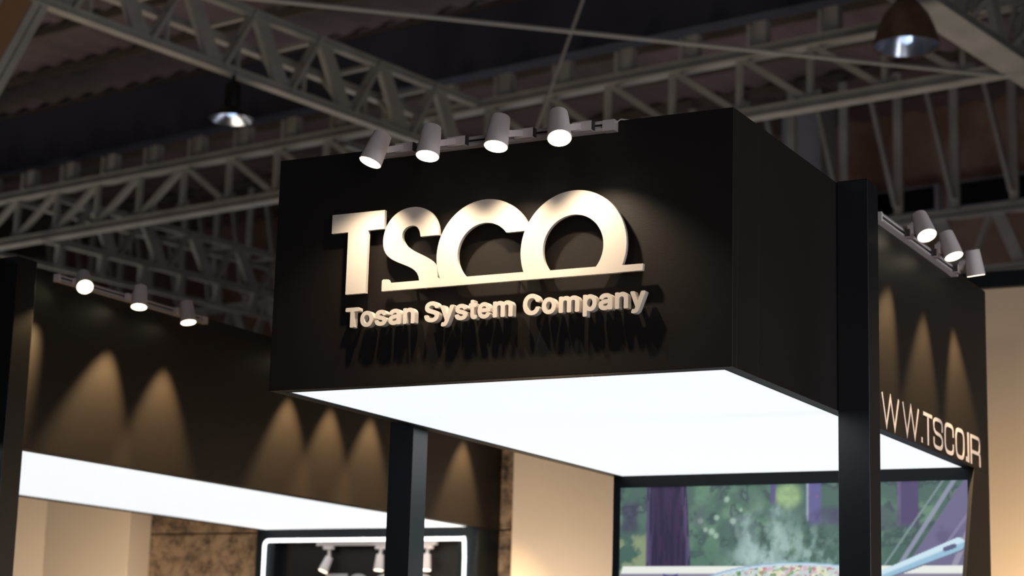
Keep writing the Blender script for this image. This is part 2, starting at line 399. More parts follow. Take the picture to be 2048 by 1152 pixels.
def picture(X, Y):
    """the picture shown on the screen: X 0..700 to the right, Y 0..780 down"""
    def over(c, col, a): return c * (1 - a[..., None]) + np.array(col, float) * a[..., None]
    n1 = vnoise(X / 60, Y / 60, 1); n2 = vnoise(X / 22 + 9, Y / 22, 2); n3 = vnoise(X / 9, Y / 9, 3, 3)
    c = np.ones(X.shape + (3,)) * np.array([78, 104, 96.])
    c = over(c, (104, 138, 116), smooth(.45, .72, n1)); c = over(c, (58, 72, 78), smooth(.5, .68, n2) * .8)
    c = over(c, (120, 146, 132), smooth(.62, .8, n2) * .6); c = over(c, (66, 98, 88), smooth(60, 150, Y) * .5 * np.ones_like(X))
    c = over(c, (142, 156, 120), smooth(.40, .6, n2) * smooth(120, 60, X) * smooth(60, 110, Y) * .9)
    for x, y, r in [(105, 30, 6), (94, 31, 4), (227, 27, 8), (172, 68, 8), (206, 62, 8), (240, 69, 9), (196, 89, 9), (205, 97, 8), (183, 85, 7), (256, 48, 5)]:
        c = over(c, (170, 194, 178), smooth(r, r * .4, np.hypot(X - x, Y - y)) * .8)
    c = over(c, (66, 62, 88), smooth(24, 10, np.abs(X - 22)) * smooth(20, 40, Y) * smooth(96, 80, Y) * .7)
    # pine trunks
    cx = 100 + Y * .03; hw = 42 + Y * .03
    tr = smooth(hw + 2, hw - 2, np.abs(X - cx))
    c = over(c, (56, 42, 74), tr); c = over(c, (98, 86, 124), tr * smooth(.6, 1, np.abs(X - cx) / hw) * .8)
    c = over(c, (40, 34, 62), tr * smooth(.5, .6, vnoise(X / 6, Y / 60, 7)) * .8)
    c = over(c, (92, 96, 106), smooth(20, 0, np.abs(X - 170)) * smooth(20, 60, Y) * smooth(90, 70, Y) * .5)
    c = over(c, (168, 196, 138), smooth(34, 14, np.hypot((X - 352) * .9, (Y - 22))) * (.55 + .45 * n3))
    c = over(c, (92, 84, 132), smooth(7, 3, np.abs(X - 322 + Y * .02)) * smooth(42, 30, Y))
    c = over(c, (100, 96, 150), smooth(15, 9, np.abs(X - 406)) * smooth(86, 66, Y) * .95); c = over(c, (176, 178, 214), smooth(4, 1, np.abs(X - 391)) * smooth(80, 60, Y) * .7)
    c = over(c, (160, 90, 130), smooth(4, 1, np.hypot(X - 410, Y - 25)) * .7)
    c = over(c, (78, 74, 104), smooth(32, 12, np.hypot((X - 440) * .6, (Y - 62) * 1.3)) * .7)
    tk = smooth(20, 16, np.abs(X - 588)) * smooth(92, 72, Y)
    c = over(c, (84, 72, 110), tk); c = over(c, (116, 96, 136), smooth(5, 2, np.abs(X - 570)) * smooth(90, 70, Y) * .7)
    c = over(c, (72, 80, 92), smooth(36, 16, np.hypot((X - 548), (Y - 66) * 1.1)) * .6)
    # tent on the right with its poles
    edge = 560 + (186 - Y) * .70
    tent = smooth(-2, 3, X - edge)
    c = over(c, (112, 106, 140), tent); c = over(c, (94, 88, 120), tent * smooth(.5, .7, n1) * .7)
    for a, b, r, col in [((545, 190), (680, -10), 6, (150, 152, 178)), ((515, 190), (660, -10), 3, (128, 146, 150)), ((640, 230), (722, 40), 8, (158, 154, 176)), ((700, 60), (640, 140), 4, (136, 130, 160))]:
        d, t = segdist(X, Y, a, b); c = over(c, col, smooth(r, r * .4, d) * .85)
    # steam
    st = smooth(80, 10, np.abs(X - 300 - (Y - 90) * -.10 - 24 * (n2 - .5))) * smooth(.33, .66, vnoise(X / 24 + 3, Y / 34, 11)) * smooth(10, 70, Y)
    c = over(c, (182, 206, 206), st * .8)
    c = over(c, (176, 204, 200), smooth(120, 20, np.hypot((X - 350) * .7, (Y - 150) * 1.0)) * smooth(.35, .65, vnoise(X / 15, Y / 22 + 8, 5)) * .7)
    # stove box with knob
    bx = smooth(0, 3, X - (6 + (Y - 155) * -.3)) * smooth(154, 157, Y)
    c = over(c, (132, 126, 150), bx); c = over(c, (232, 236, 228), bx * smooth(172, 168, Y)); c = over(c, (150, 146, 168), bx * smooth(.4, .7, n1) * smooth(172, 176, Y) * .5)
    c = over(c, (60, 62, 140), smooth(16, 14, np.abs(X - 110)) * smooth(172, 176, Y + 4 * np.abs(X - 110) ** 2 / 200) * smooth(420, 400, Y))
    c = over(c, (70, 60, 66), smooth(190, 260, Y) * .6)
    # pan: rim ellipse, food, handle
    rx, ry, px, py = 235., 78., 368., 228.
    e = np.hypot((X - px) / rx, (Y - py) / ry)
    body = smooth(1.0, .985, np.hypot((X - px) / (rx * .94), (Y - py - 60) / (ry * 1.3)))
    c = over(c, (150, 160, 176), body * smooth(228, 240, Y))
    c = over(c, (196, 216, 232), smooth(1.03, 1.0, e)); c = over(c, (120, 160, 190), smooth(1.03, 1.01, e) * smooth(.985, 1.0, e) * .7)
    fd = smooth(.955, .93, e)
    c = over(c, (196, 208, 210), fd)
    for k, (col, th) in enumerate([((214, 176, 190), .60), ((124, 170, 110), .62), ((200, 120, 130), .68), ((230, 232, 200), .62), ((90, 120, 96), .70)]):
        c = over(c, col, fd * smooth(th - .03, th + .03, vnoise(X / 9 + 31 * k, Y / 7, 20 + k, 2)) * .85)
    d, t = segdist(X, Y, (530, 176), (680, 118)); w = 9 + 4 * t
    h = smooth(w + 1, w - 1, d) * smooth(.0, .01, t + .01)
    c = over(c, (150, 190, 214), h); c = over(c, (204, 228, 240), h * smooth(2, -4, (Y - 176) + (X - 530) * .387)); c = over(c, (96, 84, 112), h * smooth(w - 4, w, d) * smooth(-2, 4, (Y - 176) + (X - 530) * .387))
    d2, t2_ = segdist(X, Y, (655, 126), (672, 120)); c = over(c, (92, 96, 128), smooth(5, 3.4, d2))
    d3, t3_ = segdist(X, Y, (530, 176), (505, 212)); c = over(c, (160, 196, 216), smooth(9, 7, d3))
    return c
nx = 281; ys = np.concatenate([np.linspace(0, 200, 84), np.linspace(206, 780, 70)])
xs = np.linspace(0, 700, nx); X, Y = np.meshgrid(xs, ys)
col = np.clip(picture(X, Y) / 255., 0, 1); lc = np.where(col <= .04045, col / 12.92, ((col + .055) / 1.055) ** 2.4)
off = W0(sw)
vx = SX0 + X / 700 * (SX1 - SX0); vz = Z0 + SZ1 - Y / 780 * (SZ1 - SZ0)
co = np.stack([vx - off.x, np.full_like(vx, D + .012) - off.y, vz - off.z], -1).reshape(-1, 3)
ny = len(ys); idx = np.arange(nx * ny).reshape(ny, nx)
fc = np.stack([idx[1:, :-1], idx[1:, 1:], idx[:-1, 1:], idx[:-1, :-1]], -1).reshape(-1, 4)
me = bpy.data.meshes.new('display'); me.from_pydata(co.tolist(), [], fc.tolist())
ca = me.color_attributes.new('picture', 'FLOAT_COLOR', 'POINT')
ca.data.foreach_set('color', np.concatenate([lc.reshape(-1, 3), np.ones((nx * ny, 1))], 1).astype(np.float32).ravel())
mm = bpy.data.materials.new('screen_picture'); mm.use_nodes = True; nt = mm.node_tree; b_ = nt.nodes['Principled BSDF']
at = nt.nodes.new('ShaderNodeVertexColor'); at.layer_name = 'picture'
nt.links.new(at.outputs['Color'], b_.inputs['Emission Color']); b_.inputs['Emission Strength'].default_value = 1.0
b_.inputs['Base Color'].default_value = (.01, .01, .01, 1); b_.inputs['Roughness'].default_value = .6
me.materials.append(mm); do = bpy.data.objects.new('display', me); C.objects.link(do); do.parent = sw
# side fin of the screen wall, its front edge raking forward
fn = MB()
pf = [(2.93, -.001), (2.05, -2.6), (3.19, -2.6), (3.19, -.001)]
fn.hexa([(W - .018, y, z + Z0) for y, z in pf] + [(W, y, z + Z0) for y, z in pf])
fn.build('side_fin', M['black'], sw)

# ------------------------------------------------------------------ rear wall of the left stand with the neon frame
nw = thing('display_niche', 'black display wall framed at lower left under the glowing box, holding the neon outline', 'display wall', (-3.07, 5.555, Z0 - 2.6))
X0, X1, Y2 = -3.953, -2.19, 5.557
BX(X0, -3.80, Y2, 5.845, -2.6, 0).build('frame', M['black_trim'], nw)
BX(-2.34, X1, Y2, 5.845, -2.6, 0).build('frame', M['black_trim'], nw)
BX(-3.80, -2.34, Y2, 5.845, -.085, 0).build('frame', M['black_trim'], nw)
BX(-3.80, -2.34, 5.66, 5.845, -2.6, -.085).build('recess_panel', M['black'], nw)
nt_ = thing('neon_tube', 'glowing white neon outline with rounded corners around the black display wall', 'neon light', (-3.07, 5.54, Z0 - 1))
l, r_, tp, bt, rr = -3.872, -2.284, -.075, -2.0, .035
def corner(cx, cz, a0, a1): return [(cx + rr * math.cos(math.radians(a)), 5.54, cz + Z0 + rr * math.sin(math.radians(a))) for a in np.linspace(a0, a1, 7)]
pth = [(r_ - .008, 5.54, tp + Z0)] + corner(l + rr, tp - rr, 90, 180) + corner(l + rr, bt + rr, 180, 270) + corner(r_ - rr, bt + rr, 270, 360) + [(r_ + .004, 5.54, tp - .12 + Z0), (r_ - .001, 5.54, tp - .02 + Z0), (r_ - .008, 5.54, tp + .012 + Z0)]
MB().tube(pth, .0125, 10).build('tube', M['neon'], nt_, smooth=True)
for x, z in ((-3.6, tp), (-3.07, tp), (-2.5, tp), (l, -.6), (r_, -.6), (l, -1.4), (r_, -1.4)):
    BX(x - .006, x + .006, 5.541, 5.555, z - .015, z + .015).build('clip', M['white_metal'], nt_)

# ------------------------------------------------------------------ stone and beige walls behind
wb = tag(BX(-7.2, .94, 5.963, 6.06, -2.6, .80).build('wall_stand_rear', M['black_trim']), kind='structure')
px = [-7.2, -6.42, -3.2, .94]
for i in range(3):
    for z0, z1 in ((-2.6, -1.26), (-1.255, .003), (.012, .80)):
        BX(px[i] + .004, px[i + 1] - .004, 5.85, 5.962, z0, z1).build('stone_panel', M['stone'], wb, bevel=.006)
tag(BX(-2.030, .9, 5.72, 5.849, -2.6, .80).build('beige_panel', M['beige'], bevel=.003),
    'flat beige wall panel between the stone strip and the black screen frame', 'wall panel')
bl = thing('beige_panel', 'thick beige wall panel at lower left with a corner fold, left of the stone', 'wall panel', (-5.6, 5.7, 0))
BX(-5.90, -5.112, 5.60, 5.849, -2.6, .80).build('panel', M['beige'], bl, bevel=.003)
q = [(-5.902, 5.60), (-5.902, 5.849), (-7.1, 5.849), (-7.1, 5.0)]
MB().hexa([(x, y, 0) for x, y in q] + [(x, y, Z0 + .80) for x, y in q]).build('side_panel', M['beige'], bl)

# neighbouring stand at the far right
bd = thing('beige_backdrop', 'tall beige backdrop wall at the right edge under a black header beam', 'wall panel', (2.4, 5.9, 0))
MB().box(.95, 3.5, 5.86, 5.95, 0, Z0 + 1.42).build('panel', M['beige_far'], bd)
MB().box(.95, 3.5, 5.80, 5.95, Z0 + 1.42, Z0 + 1.515).build('header_beam', M['black_trim'], bd)
for x in (1.62, 2.6):
    MB().box(x, x + .03, 5.84, 5.86, 0, Z0 + 1.42).build('joint_strip', M['beige_far'], bd)

# ------------------------------------------------------------------ lettering
def arc(cx, cy, r, a0, a1, n): return [(cx + r * math.cos(math.radians(a)), cy + r * math.sin(math.radians(a))) for a in np.linspace(a0, a1, n)]
def bez(p, n=8):
    o = []
    for k in range(n + 1):
        t = k / n; o.append(tuple((1 - t) ** 3 * p[0][i] + 3 * (1 - t) ** 2 * t * p[1][i] + 3 * (1 - t) * t * t * p[2][i] + t ** 3 * p[3][i] for i in (0, 1)))
    return o
def circ_z(cx, cz, r, z, right): return cx + (1 if right else -1) * math.sqrt(r * r - (z - cz) ** 2)
T_POLY = [(.267, .544), (.336, .544), (.336, .320), (.419, .320), (.419, .544), (.484, .544), (.484, .612), (.267, .612)]
CO = (.886, .427, .186, .104); OO = (1.2195, .4185, .1945, .1115); ZB, ZT = .3215, .349
def sco_outline():
    cx, cz, R, r = CO; ox, oz, R2, r2 = OO
    P = [(.484, ZB), (1.388, ZB), (1.392, .3225), (1.472, .3225), (1.474, .345), (1.409, .345)]   # foot bar with its right end
    a0 = math.degrees(math.atan2(.345 - oz, math.sqrt(R2 * R2 - (.345 - oz) ** 2)))
    # meeting point of the outsides of C and O
    d = ox - cx; a = (d * d + R * R - R2 * R2) / (2 * d)      # along the line of centres
    L = math.hypot(d, oz - cz); a = (L * L + R * R - R2 * R2) / (2 * L); h = math.sqrt(R * R - a * a)
    ux, uy = d / L, (oz - cz) / L; mx, my = cx + a * ux - h * uy, cz + a * uy + h * ux
    aO = math.degrees(math.atan2(my - oz, mx - ox)); aC = math.degrees(math.atan2(my - cz, mx - cx))
    P += arc(ox, oz, R2, a0, aO, 44)[0:]
    aL = 180 + math.degrees(math.asin((cz - ZT) / R))
    P += arc(cx, cz, R, aC, aL, 40)[1:]
    # S: right flank up, bowl, terminal, head, back down to the bar
    P += [(.706, .356)]
    P += bez([(.706, .362), (.700, .400), (.690, .410), (.668, .424)])
    P += bez([(.668, .424), (.625, .450), (.595, .456), (.572, .482)])[1:]
    P += bez([(.572, .482), (.545, .515), (.563, .546), (.597, .546)])[1:]
    P += bez([(.597, .546), (.620, .546), (.630, .528), (.633, .504)])[1:]
    P += [(.7065, .504)]
    P += bez([(.7065, .504), (.706, .575), (.655, .612), (.598, .612)], 12)[1:]
    P += bez([(.598, .612), (.530, .612), (.484, .566), (.482, .500)], 12)[1:]
    P += bez([(.482, .500), (.482, .450), (.515, .434), (.545, .420)])[1:]
    P += bez([(.545, .420), (.590, .400), (.630, .392), (.634, .349)])[1:]
    P += [(.519, ZT), (.514, .351), (.508, .362), (.489, .363), (.484, .359)]
    return P
def c_inner():
    cx, cz, R, r = CO; ox, oz, R2, r2 = OO
    aL = 180 + math.degrees(math.asin((cz - ZT) / r)); a1 = math.degrees(math.asin((.490 - cz) / r))
    P = arc(cx, cz, r, aL, a1, 30)
    P += [(circ_z(ox, oz, R2, .490, False), .490)]
    aa = 180 - math.degrees(math.asin((.490 - oz) / R2)); ab = 180 + math.degrees(math.asin((oz - ZT) / R2))
    P += arc(ox, oz, R2, aa, ab, 14)[1:]
    return P
def o_inner():
    cx, cz, R, r = OO; a = math.degrees(math.asin((cz - .347) / r))
    return arc(cx, cz, r, -a, 180 + a, 44)
def logo(label, place, depth, m, base):
    t = thing('logo_lettering', label, 'sign lettering', base)
    MB().flat([T_POLY], place, depth).build('letter', m, t)
    MB().flat([sco_outline(), c_inner(), o_inner()], place, depth).build('letter_group', m, t)
    return t
lg = logo('big cream white raised letters TSCO on the black front of the sign box', lambda x, y, k: (x, -.031 - k, y + Z0), .014, M['letter'], (.267, 0, Z0 + .32))
st = MB()
for x, z in ((.30, .58), (.45, .58), (.378, .37), (.6, .58), (.53, .46), (.75, .5), (.9, .57), (1.06, .4), (1.2, .57), (1.37, .45), (.6, .335), (1.0, .335), (1.42, .333)):
    st.lathe([(.005, 0), (.005, .0305)], (x, -.0312, z + Z0), (0, 1, 0), 8)
st.build('spacer_studs', M['white_metal'], lg)
GLYPH = {"T":[[[255,3],[355,3],[373,12],[384,31],[385,572],[557,575],[578,585],[590,607],[590,686],[583,703],[569,714],[551,719],[358,719],[57,719],[33,708],[21,686],[21,607],[27,591],[41,579],[60,574],[226,572],[226,38],[233,18],[253,4]]],"o":[[[261,-7],[340,-8],[369,-4],[415,11],[461,37],[499,69],[530,110],[552,155],[567,205],[571,234],[570,329],[559,379],[533,439],[507,476],[455,522],[409,546],[350,561],[284,564],[235,556],[176,534],[136,507],[105,477],[74,432],[52,379],[41,325],[40,234],[44,208],[55,164],[83,107],[100,83],[150,37],[196,11],[228,0],[258,-6]],[[284,138],[264,143],[248,153],[230,170],[216,193],[200,250],[200,303],[213,354],[225,377],[242,397],[261,409],[281,416],[297,419],[327,416],[350,410],[366,400],[391,370],[411,310],[414,281],[411,246],[398,199],[373,161],[337,140],[287,137]]],"s":[[[220,-7],[318,-7],[359,1],[418,22],[446,39],[484,75],[506,110],[516,139],[514,215],[494,259],[467,289],[408,323],[349,341],[255,361],[224,372],[212,382],[211,395],[221,406],[234,414],[269,422],[304,419],[325,411],[359,365],[383,353],[404,353],[474,367],[489,376],[503,392],[506,420],[492,455],[465,493],[437,518],[408,537],[370,552],[304,564],[217,560],[172,548],[127,527],[78,487],[56,455],[43,417],[42,357],[52,325],[71,293],[106,261],[134,244],[172,228],[314,195],[336,186],[345,177],[347,167],[342,157],[325,145],[297,137],[262,134],[224,142],[210,150],[197,164],[182,197],[158,212],[141,212],[58,196],[44,190],[33,180],[25,158],[31,129],[55,82],[71,61],[92,42],[124,22],[169,4],[217,-6]]],"a":[[[203,-7],[296,-7],[331,1],[375,21],[389,8],[406,2],[496,2],[513,6],[528,19],[535,41],[535,373],[527,423],[518,449],[497,484],[456,522],[406,546],[372,556],[324,563],[241,560],[183,546],[126,518],[81,477],[66,458],[44,411],[51,386],[73,371],[148,351],[176,351],[195,360],[220,393],[234,403],[279,419],[317,419],[348,408],[359,398],[367,376],[365,367],[355,365],[217,348],[165,337],[128,323],[92,303],[66,280],[40,240],[30,199],[30,155],[38,116],[52,85],[73,58],[114,24],[159,4],[200,-6]],[[255,135],[220,142],[205,151],[198,167],[203,190],[220,201],[241,207],[317,219],[367,224],[364,193],[351,170],[337,156],[313,143],[293,137],[258,134]]],"n":[[[97,3],[189,2],[206,9],[220,25],[223,41],[223,316],[226,348],[233,370],[246,392],[257,401],[281,413],[314,418],[350,409],[368,395],[381,370],[385,354],[385,38],[389,23],[399,11],[422,2],[508,2],[524,6],[537,18],[545,38],[545,196],[545,370],[537,417],[515,471],[499,493],[465,526],[422,549],[356,564],[314,564],[287,560],[251,549],[222,535],[205,551],[189,557],[107,558],[90,554],[73,540],[66,522],[66,41],[73,19],[94,4]]],"S":[[[309,-10],[343,-11],[415,-4],[476,14],[520,37],[569,79],[585,98],[604,129],[620,186],[620,250],[608,291],[588,323],[551,362],[510,388],[455,412],[269,466],[235,486],[227,496],[222,518],[226,531],[240,553],[272,571],[309,580],[353,580],[401,567],[421,555],[433,540],[454,493],[476,480],[574,480],[593,487],[606,503],[609,547],[593,597],[561,643],[534,668],[485,699],[425,720],[377,728],[330,728],[265,725],[211,710],[163,689],[127,664],[94,629],[69,585],[57,540],[57,477],[65,446],[82,414],[95,397],[133,362],[160,345],[214,320],[370,277],[426,256],[444,243],[454,221],[454,208],[446,186],[432,169],[394,149],[353,140],[306,140],[258,153],[235,166],[215,189],[201,234],[190,244],[177,250],[68,250],[44,235],[36,212],[41,174],[54,133],[85,84],[122,49],[187,13],[235,-1],[306,-9]]],"y":[[[108,-181],[174,-181],[210,-173],[246,-156],[292,-115],[330,-48],[544,490],[549,506],[549,525],[538,545],[515,557],[423,557],[410,554],[397,545],[378,509],[286,262],[279,250],[273,262],[176,525],[164,545],[151,554],[137,557],[45,557],[26,551],[11,534],[8,518],[10,503],[194,38],[179,-7],[164,-30],[147,-37],[98,-32],[82,-40],[67,-57],[48,-124],[49,-146],[65,-169],[105,-180]]],"t":[[[214,-3],[249,-5],[299,5],[316,22],[320,50],[309,107],[297,133],[278,143],[232,140],[223,144],[222,148],[219,167],[219,414],[281,416],[301,428],[311,452],[311,518],[305,540],[290,554],[219,559],[219,635],[216,648],[208,661],[197,668],[183,671],[113,671],[92,661],[84,648],[81,635],[81,559],[41,556],[20,540],[14,522],[14,455],[18,436],[33,421],[44,416],[81,414],[81,133],[89,91],[108,56],[134,27],[168,7],[212,-3]]],"e":[[[243,-7],[330,-7],[377,4],[432,32],[452,47],[489,88],[509,129],[513,145],[513,161],[505,177],[488,191],[420,209],[401,210],[378,199],[359,167],[333,145],[308,137],[268,137],[240,145],[222,156],[200,182],[188,215],[482,217],[497,220],[513,233],[520,250],[520,335],[515,367],[500,416],[479,458],[454,492],[424,518],[395,537],[330,560],[256,564],[191,549],[140,522],[89,472],[65,433],[51,401],[32,325],[32,231],[43,174],[60,129],[74,104],[114,55],[135,37],[172,14],[212,0],[240,-6]],[[194,355],[194,363],[203,380],[222,400],[256,416],[290,419],[321,410],[339,397],[357,370],[362,357],[358,355],[197,355]]],"m":[[[93,3],[189,2],[207,9],[220,25],[224,41],[224,332],[227,360],[240,390],[257,406],[294,419],[325,416],[342,408],[360,382],[364,363],[364,38],[367,25],[377,12],[403,2],[494,3],[513,12],[524,28],[526,357],[535,386],[554,408],[589,419],[623,416],[651,401],[663,373],[663,41],[670,19],[681,8],[698,2],[789,2],[813,11],[827,31],[828,382],[820,430],[797,480],[776,507],[742,535],[708,551],[664,563],[586,564],[559,559],[511,540],[467,507],[427,540],[396,555],[362,564],[297,564],[260,555],[219,536],[207,550],[189,557],[97,557],[77,548],[64,531],[62,38],[70,18],[90,4]]],"C":[[[349,-7],[404,-8],[469,3],[504,14],[546,35],[585,61],[619,95],[653,143],[679,208],[682,250],[671,268],[653,278],[553,278],[540,272],[529,262],[516,227],[493,189],[459,164],[423,150],[388,143],[352,146],[317,156],[278,178],[254,202],[227,246],[218,275],[208,319],[205,363],[211,420],[224,468],[234,490],[260,528],[296,556],[342,574],[401,577],[446,565],[488,538],[508,512],[533,453],[546,445],[562,441],[646,441],[669,450],[681,468],[683,493],[664,556],[625,620],[563,676],[488,714],[423,728],[342,728],[317,725],[262,710],[226,695],[184,668],[137,626],[104,582],[76,528],[61,484],[51,433],[47,325],[58,253],[81,184],[100,145],[128,107],[153,79],[193,47],[224,28],[275,7],[346,-6]]],"p":[[[96,-177],[185,-178],[201,-172],[211,-162],[218,-143],[220,21],[249,5],[293,-8],[363,-8],[398,0],[449,22],[475,41],[508,72],[528,101],[549,142],[564,193],[571,237],[571,319],[557,389],[546,420],[517,471],[487,504],[455,529],[417,548],[350,564],[306,564],[277,560],[242,548],[217,532],[201,551],[179,558],[99,557],[83,551],[71,537],[66,518],[66,-139],[73,-162],[93,-177]],[[299,138],[264,153],[242,180],[224,224],[218,262],[218,294],[228,344],[247,386],[264,403],[284,413],[312,419],[331,417],[367,404],[395,373],[413,322],[416,256],[403,202],[387,170],[354,143],[331,137],[303,137]]]}
ADV = dict(T=.611, o=.611, s=.556, a=.556, n=.611, S=.667, y=.556, t=.333, e=.556, m=.889, C=.722, p=.611); ADV[' '] = .278
nm = thing('name_lettering', 'small cream raised letters reading Tosan System Company under the big letters', 'sign lettering', (.34, 0, Z0 + .2))
em = 1.145 / 11.60; x = .338
for ch in 'Tosan System Company':
    if ch != ' ':
        ox_ = x
        MB().flat([[(ox_ + a / 1000 * em, .2005 + b * em / 1000) for a, b in P] for P in GLYPH[ch]], lambda x_, y_, k: (x_, -.020 - k, y_ + Z0), .025).build('letter', M['letter'], nm)
    x += ADV[ch] * em

def ribbon(pts, w, closed=False, fil=0):
    P = [Vector(p) for p in pts]
    if fil:
        Q = []
        n = len(P); rng = range(n) if closed else range(1, n - 1)
        if not closed: Q.append(P[0])
        for i in rng:
            a, b, c = P[i - 1], P[i], P[(i + 1) % n]
            d1 = (a - b); d2 = (c - b); f1 = min(fil, d1.length * .49); f2 = min(fil, d2.length * .49)
            s_, e_ = b + d1.normalized() * f1, b + d2.normalized() * f2
            for k in range(7): t = k / 6; Q.append((1 - t) ** 2 * s_ + 2 * (1 - t) * t * b + t * t * e_)
        if not closed: Q.append(P[-1])
        P = Q
    n = len(P); L = []; R = []
    for i in range(n):
        if closed: a, b, c = P[i - 1], P[i], P[(i + 1) % n]
        else: a, b, c = P[max(i - 1, 0)], P[i], P[min(i + 1, n - 1)]
        d1 = (b - a).normalized() if (b - a).length > 1e-7 else (c - b).normalized(); d2 = (c - b).normalized() if (c - b).length > 1e-7 else d1
        n1 = Vector((-d1.y, d1.x)); n2 = Vector((-d2.y, d2.x)); m_ = (n1 + n2).normalized(); k = min(1 / max(m_.dot(n1), .25), 2.2)
        L.append(b + m_ * w / 2 * k); R.append(b - m_ * w / 2 * k)
    return [[tuple(p) for p in L], [tuple(p) for p in R]] if closed else [[tuple(p) for p in L] + [tuple(p) for p in reversed(R)]]
wl = thing('web_address_lettering', 'flat pale letters reading WWW.TSCO.IR along the lower edge of the right side', 'sign lettering', (W, 1.56, Z0))
zb, h = .020, .118; sw_ = .0155
def wput(polys, y0):
    MB().flat([[(y0 + a, zb + b) for a, b in P] for P in polys], lambda a, b, k: (W + .0003 + k, a, b + Z0), .0012).build('letter', M['vinyl'], wl)
Wp = ribbon([(.006, h + .006), (.062, .0), (.116, h), (.170, .0), (.226, h + .006)], .0145)
for y0 in (1.288, 1.562, 1.837): wput(Wp, y0)
for y0 in (2.099, 2.795): wput([[(0, -.006), (.018, -.006), (.018, .016), (0, .016)]], y0)
wput(ribbon([(0, h), (.130, h)], sw_), 2.131); wput([[(.058, -.007), (.078, -.007), (.078, h - .006), (.058, h - .006)]], 2.131)
f_ = .045
wput(ribbon([(.138, .072), (.138, h), (.010, h), (.010, h * .52), (.138, h * .46), (.138, 0), (.010, 0), (.010, .040)], sw_, fil=f_), 2.276)
wput(ribbon([(.138, .072), (.138, h), (.010, h), (.010, 0), (.138, 0), (.138, .042)], sw_ + .002, fil=f_), 2.447)
wput(ribbon([(.138, h), (.010, h), (.010, 0), (.138, 0)], sw_ + .002, closed=True, fil=f_), 2.622)
wput([[(0, -.007), (.022, -.007), (.022, h + .008), (0, h + .008)]], 2.823)
wput(ribbon([(.010, -.007), (.010, h + .0075)], .019), 2.873)
wput(ribbon([(.019, h), (.155, h), (.155, h * .42), (.019, h * .42)], sw_, fil=.03), 2.873)
wput(ribbon([(.154, h * .40), (.160, h * .22), (.160, -.007)], .017, fil=.01), 2.873)
# the same lettering on the wall with the neon outline, only its top in view
k2 = .785
logo('grey letters TSCO on the black display wall inside the neon outline', lambda x, y, k: (-3.623 + x * k2, 5.645 - k, -.778 + y * k2 + Z0), .014, M['grey_letter'], (-3.41, 5.64, Z0 - .53))

# ------------------------------------------------------------------ tracks and spotlights
def track(label, a, b, out, group=None, both=True):
    """channel from a to b, lying against a wall, opening towards OUT; a, b at its rear centre"""
    a = Vector(a); b = Vector(b); out = Vector(out); a.z += Z0; b.z += Z0
    t = thing('lighting_track', label, 'light track', a.copy(), group); d = (b - a).normalized()
    hh, dp = .034, .030
    MB().bar(a + out * .003, b + out * .003, .006, hh, out).build('back_plate', M['dark_slot'], t)
    for s in (-1, 1):
        MB().bar(a + out * dp / 2 + UP * s * (hh / 2 - .002), b + out * dp / 2 + UP * s * (hh / 2 - .002), dp, .004, out).bar(a + out * (dp - .002) + UP * s * (hh / 2 - .006), b + out * (dp - .002) + UP * s * (hh / 2 - .006), .004, .009, out).build('flange', M['white_metal'], t)
    MB().bar(a + out * .010 + UP * .002, b + out * .010 + UP * .002, .006, .004, out).build('conductor', M['white_metal'], t)
    MB().bar(a - d * .004 + out * dp / 2, a + d * .012 + out * dp / 2, dp + .003, hh + .003, out).build('end_cap', M['white_metal'], t)
    MB().bar(b - d * .040 + out * dp / 2, b + d * .004 + out * dp / 2, dp + .003, hh + .003, out).build('feed_end', M['white_metal'], t)
    return t
def spot(label, P, d, out, along, zt, group, power=8, L=.115, lens='lens', r=.040, wall=0, scale=1, cone=60, blend=.6, bc=(1, .68, .34), inward=0, ext=.03):
    """head with its lens at P looking along d; OUT points away from the wall, WALL = wall coordinate along OUT"""
    P = Vector(P); P.z += Z0; d = Vector(d).normalized(); out = Vector(out); al = Vector(along)
    t = thing('track_spotlight', label, 'spotlight', P.copy(), group)
    r *= scale; ax = -d
    MB().lathe([(r - .004, .001), (r, .0), (r, .012), (r * .86, L * .80), (r * .80, L * .97), (r * .55, L), (r * .3, L)], P, ax, 32).build('housing', M['white_metal'], t, smooth=True)
    MB().lathe([(r * .93, -.0005), (r * .93, .002), (.001, .003)], P - ax * .0015, ax, 32).build('lens', M[lens], t)
    hc = P + ax * L * .55                                  # joint on the side of the head
    dist = hc.dot(out) - wall                               # from the wall plane to the head's axis
    foot = hc - out * (dist - .034); foot.z = zt + Z0
    side = hc - out * r * .84
    MB().lathe([(.016, 0), (.016, .012), (.012, .014), (.012, .020)], side + out * .004, -out, 16).build('knuckle', M['white_metal'], t, smooth=True)
    MB().bar(side - out * .014, foot + out * .018, .024, .022).build('arm', M['white_metal'], t)
    MB().bar(foot + out * .009 - al * .022, foot + out * .009 + al * ext, .022, .034, out).build('adapter', M['white_metal'], t, bevel=.002)
    MB().bar(foot + out * .010 + al * ext, foot + out * .010 + al * (ext + .005), .018, .030, out).build('adapter_end', M['dark_slot'], t)
    if power:
        d = (d - out * (d.dot(out) * .9 + inward) - al * (d.dot(al) * (.4 if inward and d.dot(al) > 0 else 0))).normalized()
        l = bpy.data.lights.new('spot_beam', 'SPOT'); l.energy = power; l.color = bc; l.spot_size = math.radians(cone); l.spot_blend = blend; l.shadow_soft_size = r * .45
        o = bpy.data.objects.new('spot_beam', l); C.objects.link(o); o.parent = t; o.location = d * .008
        o.rotation_euler = d.to_track_quat('-Z', 'Y').to_euler()
    return t
YM, XP = (0, -1, 0), (1, 0, 0)
g1 = 'white spotlights on the front track over the big letters'
track('white light track along the top edge of the big box front', (.44, 0, .829), (1.352, 0, .829), YM)
